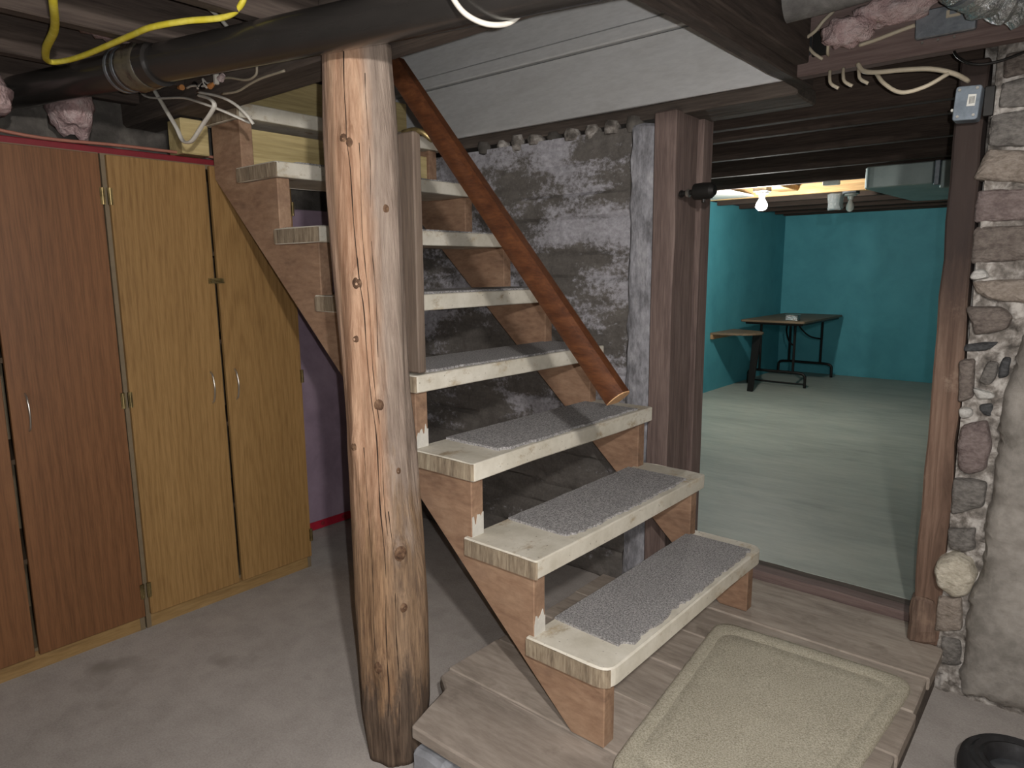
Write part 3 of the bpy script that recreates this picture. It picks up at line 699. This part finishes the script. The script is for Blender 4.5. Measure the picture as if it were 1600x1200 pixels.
# ---------------------------------------------------------------- cabinets
def cabinet(y0, y1, split, mat, label, tilt, hinge_y, latch):
    c = thing('cabinet', (-2.36, (y0 + y1) / 2, ZF), label, 'cabinet')
    zt = 1.715; t = .018; xf = -2.19
    b = MB(); b.box(-2.60, xf, y0, y0 + t, ZF, zt); b.box(-2.60, xf, y1 - t, y1, ZF, zt); b.box(-2.60, xf, y0 + t, y1 - t, zt - t, zt); b.box(-2.60, -2.585, y0 + t, y1 - t, ZF + .06, zt - t)
    b.box(-2.585, xf - .005, y0 + t, y1 - t, ZF + .065, ZF + .083)
    b.build('carcass', M_CABEDGE, c)
    for z in (.25, .62, .98, 1.35): MB().box(-2.585, xf - .02, y0 + t, y1 - t, z, z + t).build('shelf', M_CABIN, c)
    MB().box(xf - .02, xf - .002, y0 + .003, y1 - .003, ZF, ZF + .07).build('toe_board', M_OAK_EDGE, c)
    for s, (a, e) in enumerate(((y0 + .014, split - .008), (split + .008, y1 - .006))):
        dz = ZF + .062
        poly = [(a + tilt[s][0], dz), (e + tilt[s][1], dz), (e, zt - .006), (a, zt - .006)]
        dr = MB().prism(poly, 'x', xf + .001, xf + .019).build('door', mat, c, bevel=.0015)
        hy = (e - .045) if s == 0 else (a + .045)
        if mat is M_OAK_A and s == 1: hy = a + .045
        MB().tube(smoothpath([(xf + .018, hy, .87), (xf + .034, hy, .855), (xf + .045, hy, .805), (xf + .034, hy, .755), (xf + .018, hy, .74)]), [.0035] * 25, 8, 1.5).build('handle', M_SILVER, dr, smooth=True)
        for z in (1.56, .80, .02):
            hh = (a if s == 0 else e); q = -1 if s == 0 else 1
            h = MB().box(xf + .016, xf + .024, hh - .008, hh + .008, z - .03, z + .03); h.tube([(xf + .024, hh, z - .03), (xf + .024, hh, z + .03)], .004, 8); h.build('hinge', M_BRASS, dr)
    if latch:
        l = MB(); l.box(xf + .019, xf + .024, split - .032, split + .032, 1.236, 1.258); l.tube([(xf + .024, split - .02, 1.247), (xf + .034, split - .02, 1.247)], .007, 10); l.tube([(xf + .024, split + .02, 1.247), (xf + .034, split + .02, 1.247)], .007, 10)
        l.tube([(xf + .030, split - .03, 1.254), (xf + .030, split + .03, 1.240)], .003, 8)
        l.build('latch', M_BRASS, c)
    return c
cabinet(-1.14, -.408, -.778, M_OAK_A, 'tall reddish-brown two-door cabinet at the left edge', ((0, -.006), (-.008, .004)), 0, False)
cabinet(-.402, .372, -.012, M_OAK_B, 'tall honey-oak two-door cabinet with a brass latch beside the stairs', ((.0, .012), (.012, .0)), 0, True)
# purple foam panel on the wall under the stairs, red tape along its foot
PU = thing('foam_insulation_sheet', (-2.6, .62, ZF), 'purple foam insulation panel with red tape under the stairs', 'insulation')
MB().box(-2.605, -2.575, .38, .905, ZF + .005, 1.60).build('foam_board', M_PURPLE, PU, bevel=.003)
MB().box(-2.575, -2.570, .38, .915, ZF + .01, ZF + .055).build('red_tape', M_REDTAPE, PU)
for y in (.52, .70, .84): MB().lathe([(.012, 0), (.012, .004), (.004, .005)], (-2.57, y, ZF + .035), 'x', 12).build('washer', M_RED, PU)
# red painted board lying along the cabinet tops
MB().box(-2.32, -2.24, -1.12, .30, 1.7155, 1.745).build('red_board', M_RED, None, bevel=.003, label='dark red painted board lying along the cabinet tops', cat='board')
MB().tube(smoothpath([(-2.23, -.95, 1.80), (-2.23, -.62, 1.752), (-2.235, -.30, 1.757), (-2.24, .0, 1.757), (-2.25, .22, 1.752)]), .006, 8).build('pink_cable', m_plain('salmon_sheath', '#a8705f', .5), None, smooth=True, label='salmon coloured cable running along the red board', cat='cable')
MB().box(-2.30, -2.185, -.10, .012, 1.749, 1.885).build('yellow_block', M_YELLOW, None, bevel=.004, label='short yellowish wood block left of the stair top', cat='block')

# ---------------------------------------------------------------- drain pipe
DP = thing('drain_pipe', (-1.3, -.36, 1.84), 'thick black plastic drain pipe running under the ceiling', 'pipe')
ax = [(-2.62, -.615, 1.932), (-1.56, -.415, 1.907), (-.75, -.275, 1.882), (-.138, -.20, 1.858), (.9, -.08, 1.82)]
path = smoothpath(ax, 8)
MB().tube(path, .055, 28).build('pipe', M_PIPE, DP, smooth=.6)
def along(t):
    k = t * (len(path) - 1); i = min(int(k), len(path) - 2); return path[i].lerp(path[i + 1], k - i), (path[i + 1] - path[i]).normalized()
c0 = min(range(len(path)), key=lambda i: abs(path[i].x + 1.70)); p0 = path[c0]; dv = (path[c0 + 1] - path[c0]).normalized()
MB().tube([p0 - dv * .09, p0 - dv * .088, p0 + dv * .088, p0 + dv * .09], [.056, .066, .066, .056], 28).build('coupling', M_PIPE, DP, smooth=.5)
for q in (-.095, -.06): MB().tube([p0 + dv * (q - .006), p0 + dv * (q + .006)], .0675, 28).build('clamp_band', M_STEEL, DP, smooth=.5)
vs = []
MB().tube([p0 + dv * (-.04 + .01 * k) for k in range(9)], [.0685 + .003 * (k % 2) for k in range(9)], 26).build('clear_tape', M_TAPE, DP, wob=.005, wscale=30, smooth=.9)

# ---------------------------------------------------------------- cables at the left
def cable(pts, r, mat, label, flat=1.0, name='cable', group=None):
    return MB().tube(smoothpath(pts, 6), r, 8, flat).build(name, mat, None, smooth=True, label=label, cat='cable', group=group)
Y = -.17
c1 = cable([(-2.40, -.16, 2.04), (-2.32, -.17, 1.975), (-2.20, -.17, 1.945), (-2.00, -.17, 1.915), (-1.90, -.17, 1.888), (-1.81, -.16, 1.858), (-1.74, -.14, 1.83), (-1.70, -.08, 1.80)], .009, M_WHCABLE, 'flat white cable crossing under the black pipe towards the stair top', .5)
c2 = cable([(-1.88, -.17, 1.905), (-1.80, -.17, 1.88), (-1.77, -.17, 1.856), (-1.80, -.17, 1.833), (-1.86, -.17, 1.805), (-1.945, -.17, 1.762), (-1.99, -.17, 1.757), (-2.03, -.17, 1.77), (-2.07, -.17, 1.82), (-2.14, -.17, 1.89), (-2.20, -.17, 1.95), (-2.24, -.17, 1.99)], .009, M_WHCABLE, 'white cable hanging in a low loop left of the stair top', .6)
c3 = cable([(-1.88, -.17, 1.915), (-1.76, -.16, 1.885), (-1.68, -.15, 1.852), (-1.62, -.14, 1.81), (-1.61, -.12, 1.778)], .007, M_WHCABLE, 'short white cable arching down onto the stringer top', .7)
c4 = cable([(-1.72, -.165, 1.885), (-1.62, -.165, 1.877), (-1.54, -.165, 1.886), (-1.46, -.165, 1.892), (-1.34, -.16, 1.893)], .004, M_CRCABLE, 'thin cream wire stretched along the beam left of the log')
c5 = cable([(-1.73, -.17, 1.93), (-1.66, -.17, 1.926), (-1.55, -.17, 1.90), (-1.49, -.17, 1.905), (-1.48, -.17, 1.93)], .004, M_CRCABLE, 'thin cream wire sagging below the pipe left of the log')
WB = thing('wire_splice', (-1.80, -.19, 1.90), 'bundle of twisted wires with orange wire nuts under the pipe', 'wiring')
for (x, z, dx) in ((-1.935, 1.935, -.03), (-1.735, 1.905, .028)):
    MB().tube([(x, -.20, z), (x + dx * .5, -.20, z + .002), (x + dx, -.20, z + .004)], [.010, .009, .005], 10).build('wire_nut', M_ORANGE, WB, smooth=.7)
MB().box(-1.70, -1.685, -.205, -.19, 1.905, 1.945).build('white_tag', M_WHCABLE, WB, bevel=.002)
MB().tube([(-1.66, -.20, 1.915), (-1.64, -.20, 1.925)], [.012, .008], 10).build('wire_nut', M_PINK, WB)
for k in range(5):
    pts = [(-1.91 + .03 * k, -.195 + .004 * k, 1.93 - .002 * k), (-1.86 + .02 * k, -.20, 1.925 + random.uniform(-.012, .012)), (-1.80 + .01 * k, -.20, 1.915 + random.uniform(-.014, .014)), (-1.74, -.195, 1.91 + random.uniform(-.01, .01))]
    MB().tube(smoothpath(pts, 5), .004, 6).build('wire', M_BLACKM if k % 2 else M_WHCABLE, WB, smooth=True)
cable([(-1.34, -.80, 2.11), (-1.37, -.77, 2.00), (-1.44, -.745, 1.953), (-1.62, -.69, 1.945), (-1.83, -.65, 1.945), (-1.96, -.61, 1.945), (-1.95, -.58, 1.945), (-1.82, -.555, 1.943), (-1.52, -.535, 1.942), (-1.40, -.525, 1.942), (-1.29, -.48, 1.945), (-1.20, -.42, 1.95), (-1.145, -.40, 1.975), (-1.135, -.39, 2.03), (-1.135, -.385, 2.12)], .011, M_YECABLE, 'bright yellow cable looping down in front of the joists', .75)
cable([(-1.52, -.36, 2.09), (-1.45, -.35, 2.06), (-1.38, -.34, 2.01), (-1.33, -.335, 1.965)], .006, M_WHCABLE, 'thin white cable dropping from the joists onto the pipe')
cable([(-.56, -.20, 2.06), (-.52, -.27, 1.975), (-.485, -.312, 1.90), (-.465, -.312, 1.86), (-.445, -.290, 1.822), (-.42, -.25, 1.805), (-.395, -.205, 1.812), (-.38, -.172, 1.845), (-.37, -.165, 1.885)], .006, M_WHCABLE, 'thin white cable wrapped around the pipe right of the log')
def tuft(cx, cy, cz, rx, ry, rz, label):
    mb = MB(); n, seg = 14, 20; vs = []
    for i in range(n + 1):
        ph = math.pi * i / n
        for j in range(seg):
            th = 2 * math.pi * j / seg; dv_ = Vector((math.sin(ph) * math.cos(th), math.sin(ph) * math.sin(th), math.cos(ph)))
            k = 1 + .45 * noise.noise(dv_ * 1.8 + Vector((cx * 9, cy * 9, 0))) + .18 * noise.noise(dv_ * 6 + Vector((cx * 9, 0, 0)))
            vs.append((cx + dv_.x * rx * k, cy + dv_.y * ry * k, cz + dv_.z * rz * k))
    fs = [(i * seg + j, i * seg + (j + 1) % seg, (i + 1) * seg + (j + 1) % seg, (i + 1) * seg + j) for i in range(n) for j in range(seg)]
    return mb.add(vs, fs).build('insulation_tuft', M_PINK, None, smooth=True, label=label, cat='insulation')
tuft(-1.78, -.47, 2.06, .12, .10, .065, 'pink insulation bulging between joists above the yellow cable')
tuft(-2.42, -.40, 1.90, .10, .07, .10, 'pink insulation tuft hanging under the black pipe')
tuft(-2.32, -.72, 1.88, .14, .09, .07, 'pink insulation clump above the left cabinet')

# ---------------------------------------------------------------- wiring and ducts over the doorway
tuft(-.02, .93, 1.985, .07, .05, .045, 'pink insulation clump beside the steel junction box')
tuft(.09, .95, 2.025, .10, .06, .040, 'pink insulation strip above the reddish joist')
MB().tube(smoothpath([(-.135, .72, 2.045), (-.05, .73, 2.05), (.05, .73, 2.055), (.14, .72, 2.06)], 4), .062, 22).build('wrapped_pipe', M_GREYPIPE, None, smooth=.7, label='dusty grey wrapped pipe under the boards near the doorway', cat='pipe')
JB = thing('junction_box', (-.185, .985, 1.965), 'small galvanized junction box on the header joist', 'electrical box')
MB().box(-.215, -.15, .955, 1.018, 1.962, 2.02).build('box_body', M_STEEL, JB, bevel=.004)
MB().box(-.148, -.10, 1.008, 1.019, 1.955, 2.03).build('mounting_plate', M_BLACKM, JB, bevel=.002)
for k in range(3): MB().lathe([(.005, 0), (.005, .004), (.002, .005)], (-.20 + .018 * k, .948, 1.975), 'y', 8).build('screw', M_SILVER, JB)
PB = thing('cover_plate', (.22, 1.0, 1.94), 'large grey steel plate on the header joist beside the foil duct', 'electrical box')
MB().prism(roundpoly([(.148, 1.942), (.30, 1.942), (.30, 2.02), (.145, 2.02)], .008, 4), 'y', .995, 1.015).build('plate', M_STEEL, PB, bevel=.003)
MB().prism([(.225, 1.985), (.26, 1.985), (.26, 2.005), (.252, 2.005), (.252, 1.992), (.233, 1.992), (.233, 2.005), (.225, 2.005)], 'y', .991, .995).build('paper_mark', M_CRCABLE, PB)
for x in (.17, .21, .25): MB().lathe([(.0035, 0), (.0035, .005)], (x, .99, 1.93), 'y', 8).build('screw', M_SILVER, PB)
cable([(-.155, .96, 2.0), (-.12, .945, 2.012), (-.095, .94, 2.035), (-.07, .95, 2.06)], .0055, M_CRCABLE, 'cream cable rising from the junction box')
cable([(-.155, .985, 1.985), (-.13, .975, 1.955), (-.105, .985, 1.935)], .005, M_CRCABLE, 'cream cable slanting down from the junction box')
cable([(-.09, .945, 2.0), (-.08, .945, 1.97), (-.085, .965, 1.948), (-.09, .99, 1.945)], .005, M_CRCABLE, 'cream cable bent round the pink clump')
cable([(-.03, .94, 2.03), (.0, .935, 2.018), (.07, .93, 2.0), (.13, .935, 2.025), (.20, .95, 2.03)], .006, M_CRCABLE, 'cream cable sagging across the pink insulation strip')
cable([(.0, .985, 1.955), (.05, .985, 1.962), (.10, .985, 1.972), (.148, .99, 1.982)], .006, M_CRCABLE, 'straight cream cable entering the steel plate')
for k, x in enumerate((-.085, -.045, .0)):
    cable([(x, 1.0, 1.90), (x + .005, .985, 1.875), (x + .012, .98, 1.855), (x + .035, .98, 1.838)], .005, M_CRCABLE, ('first', 'second', 'third')[k] + ' short cable end poking below the header joist, counted from the left')
cable([(.0, .985, 1.902), (.02, .975, 1.876), (.06, .97, 1.864), (.13, .97, 1.858), (.20, .98, 1.85), (.255, 1.0, 1.832), (.285, 1.06, 1.818)], .007, M_CRCABLE, 'cream cable running from the joist to the switch box')
cable([(.05, 1.0, 1.87), (.08, .98, 1.83), (.13, .97, 1.795), (.19, .975, 1.802), (.245, .99, 1.832)], .006, M_CRCABLE, 'cream cable sagging low over the doorway')
cable([(.235, 1.07, 1.93), (.255, 1.03, 1.885), (.30, 1.02, 1.853), (.36, 1.03, 1.852), (.44, 1.06, 1.88)], .004, M_BLACKM, 'thin dark wire looping to the stone wall')
SB = thing('switch_box', (.282, 1.11, 1.71), 'blue-grey steel switch box with a white label on the right jamb', 'electrical box')
mb = MB().prism(roundpoly([(.248, 1.715), (.312, 1.712), (.318, 1.808), (.252, 1.812)], .008, 3), 'y', 1.085, 1.145); mb.build('box_body', M_BOX, SB, bevel=.003)
MB().prism([(.282, 1.752), (.303, 1.751), (.305, 1.783), (.285, 1.785)], 'y', 1.083, 1.085).build('paper_label', M_WHITE, SB)
for k in range(5): MB().box(.288 + .003 * k, .2892 + .003 * k, 1.0820, 1.083, 1.758, 1.778).build('printed_bar', M_BLACKM, SB)
for x, z in ((.262, 1.725), (.302, 1.725), (.262, 1.80), (.306, 1.80)): MB().lathe([(.004, -.004), (.004, 0)], (x, 1.083, z), 'y', 8).build('screw', M_SILVER, SB)
MB().box(.240, .249, 1.10, 1.115, 1.745, 1.753).build('toggle', M_WHITE, SB, bevel=.002)
MB().box(.318, .345, 1.13, 1.142, 1.725, 1.81).build('mounting_bracket', M_BLACKM, SB, bevel=.002)
# foil duct
FD = thing('foil_duct', (.50, .85, 1.86), 'crinkled silver foil duct at the top right corner', 'duct')
path = smoothpath([(.22, .62, 2.06), (.30, .70, 2.0), (.38, .80, 1.955), (.50, .84, 1.935), (.75, .82, 1.94), (1.1, .8, 1.95)], 10)
MB().tube(path, [.062 + .006 * math.sin(i * 1.9) for i in range(len(path))], 26).build('duct_tube', M_FOIL, FD, wob=.014, wscale=22)
MB().tube([path[12], path[13]], .071, 26).build('duct_collar', M_STEEL, FD)
# black lamp holder on the left jamb
LH = thing('lamp_holder', (-.62, 1.12, 1.56), 'black cylindrical lamp holder with chrome knob on the left jamb', 'lamp holder')
MB().lathe([(.012, 0), (.030, .004), (.032, .03), (.030, .07), (.018, .085)], (-.60, 1.135, 1.577), 'x', 20).build('shell', M_BLACKM, LH, smooth=.6)
MB().tube([(-.655, 1.14, 1.574), (-.60, 1.137, 1.577)], .010, 12).build('stem', M_BLACKM, LH)
MB().lathe([(.013, 0), (.016, .004), (.016, .012), (.010, .016)], (-.635, 1.14, 1.574), 'x', 16).build('knob', M_SILVER, LH, smooth=.6)
MB().lathe([(.006, 0), (.014, .004), (.014, .012)], (-.665, 1.142, 1.574), 'x', 14).build('nut', M_BLACKM, LH)
MB().tube([(-.56, 1.135, 1.55), (-.56, 1.135, 1.535)], .006, 8).build('pull_switch', M_BLACKM, LH)

# ---------------------------------------------------------------- bulbs
def bulb(x, y, z, glass, label, top, r=.031):
    b = thing('light_bulb', (x, y, z), label, 'light bulb')
    MB().lathe([(.004, -.040), (r * .55, -.036), (r * .9, -.022), (r, -.004), (r * .92, .016), (r * .62, .036), (r * .45, .052), (.013, .058)], (x, y, z), 'z', 20).build('glass_bulb', glass, b, smooth=True)
    MB().lathe([(.014, .056), (.022, .06), (.024, .085), (.048, .092), (.05, .105)], (x, y, z), 'z', 20).build('porcelain_socket', M_PORC, b, smooth=.6)
    MB().box(x - .055, x + .055, y - .055, y + .055, z + .105, top).build('ceiling_box', M_STEEL, b, bevel=.003)
    return b
bulb(-1.50, 4.18, 1.775, M_GLOW_T, 'lit bare bulb glowing on the ceiling of the teal room', 1.93, .044)
bulb(-1.045, 4.95, 1.785, M_PORC, 'unlit white bare bulb on the ceiling of the teal room', 1.94)
bulb(.93, -1.42, 1.71, M_GLOW_F, 'lit bare bulb under the front joists, behind the photographer', 1.953)

# ---------------------------------------------------------------- teal room furniture
FT = thing('folding_table', (-1.94, 6.55, .02), 'brown folding table with dark bent-tube legs in the teal room corner', 'table')
MB().prism(roundpoly([(-2.30, 5.83), (-1.64, 5.86), (-1.64, 7.22), (-2.30, 7.22)], .03, 4), 'z', .715, .738).build('table_top', M_TABTOP, FT, bevel=.004)
MB().box(-2.27, -1.67, 5.90, 7.18, .69, .715).build('apron_frame', M_DARKMET, FT, bevel=.004)
for y in (6.08, 7.02):
    MB().tube(smoothpath([(-2.28, y, .022), (-2.28, y, .10), (-2.27, y, .155), (-2.20, y, .175), (-1.97, y, .175), (-1.75, y, .175), (-1.68, y, .155), (-1.67, y, .10), (-1.67, y, .022)], 5), .015, 10).build('foot_frame', M_DARKMET, FT, smooth=True)
    for x in (-2.16, -1.80): MB().tube([(x, y, .175), (x, y, .70)], .014, 10).build('leg', M_DARKMET, FT, smooth=.6)
    q = .32 if y < 6.5 else -.32
    MB().tube(smoothpath([(-1.80, y, .46), (-1.90, y + q * .4, .50), (-1.97, y + q * .75, .60), (-1.98, y + q, .70)], 5), .009, 8).build('brace', M_DARKMET, FT, smooth=True)
MB().tube([(-2.27, 6.08, .06), (-1.68, 6.08, .06)], .008, 8).build('stretcher', M_DARKMET, FT)
SB2 = thing('silver_box', (-1.80, 6.0, .739), 'small silver lidded box on the edge of the folding table', 'box')
MB().box(-1.86, -1.735, 5.93, 6.02, .7385, .795).build('box_body', M_FOIL, SB2, bevel=.005); MB().box(-1.865, -1.73, 5.925, 6.025, .796, .803).build('lid', M_SILVER, SB2, bevel=.003)
WT = thing('wall_table', (-2.2, 5.55, .02), 'small half-round shelf table with one black board leg against the teal wall', 'table')
poly = [(-2.378, 5.26)] + [(-2.378 + .43 * math.sin(a), 5.55 - .29 * math.cos(a)) for a in [math.pi * k / 14 for k in range(15)]] + [(-2.378, 5.84)]
MB().prism(poly, 'z', .612, .632).build('table_top', M_TABTOP, WT, bevel=.003)
MB().box(-2.378, -2.35, 5.26, 5.84, .565, .612).build('wall_cleat', M_RAW, WT, bevel=.003)
MB().add([(-2.04, 5.53, .614), (-1.955, 5.53, .614), (-1.955, 5.555, .614), (-2.04, 5.555, .614), (-2.075, 5.53, .02), (-2.015, 5.53, .02), (-2.015, 5.555, .02), (-2.075, 5.555, .02)], [(0, 1, 2, 3), (7, 6, 5, 4), (0, 4, 5, 1), (1, 5, 6, 2), (2, 6, 7, 3), (3, 7, 4, 0)]).build('leg', M_DARKMET, WT, bevel=.004)
# sheet-metal trunk duct
TD_ = thing('sheet_metal_duct', (.4, 4.0, 1.75), 'grey sheet-metal duct under the joists of the teal room', 'duct')
MB().prism(roundpoly([(-.56, 3.36), (-.18, 3.36), (-.18, 4.55), (-.50, 4.55)], [.06, 0, 0, .06], 5), 'z', 1.765, 1.895).build('end_section', M_DUCT, TD_, bevel=.006)
MB().box(-.175, -.145, 3.345, 4.56, 1.755, 1.897).build('seam_band', M_STEEL, TD_, bevel=.004)
MB().box(-.145, 2.2, 3.36, 4.55, 1.735, 1.895).build('trunk_section', M_DUCT, TD_, bevel=.006)
# crinkled clear jar hanging from a joist
k = NT('clear_plastic'); k.bump(k.noise(k.tc, 45, 5, .7), 1.0, .02); M_CLEAR = k.done('#dfe6e6', .12, 0, .6); k.b.inputs['Transmission Weight'].default_value = .85; k.b.inputs['IOR'].default_value = 1.25
MB().lathe([(.052, 0), (.058, .01), (.060, .05), (.064, .10), (.066, .125), (.062, .126), (.058, .05), (.054, .012), (.01, .012)], (-1.12, 4.80, 1.755), 'z', 16).build('clear_jar', M_CLEAR, None, wob=.012, wscale=22, label='crinkled clear plastic tub hanging left of the unlit bulb', cat='tub')
MB().box(-.97, -.86, 3.92, 3.975, 1.865, 1.895).build('white_fixture', M_PORC, None, bevel=.006, label='small white fixture under the joist left of the duct', cat='fixture')
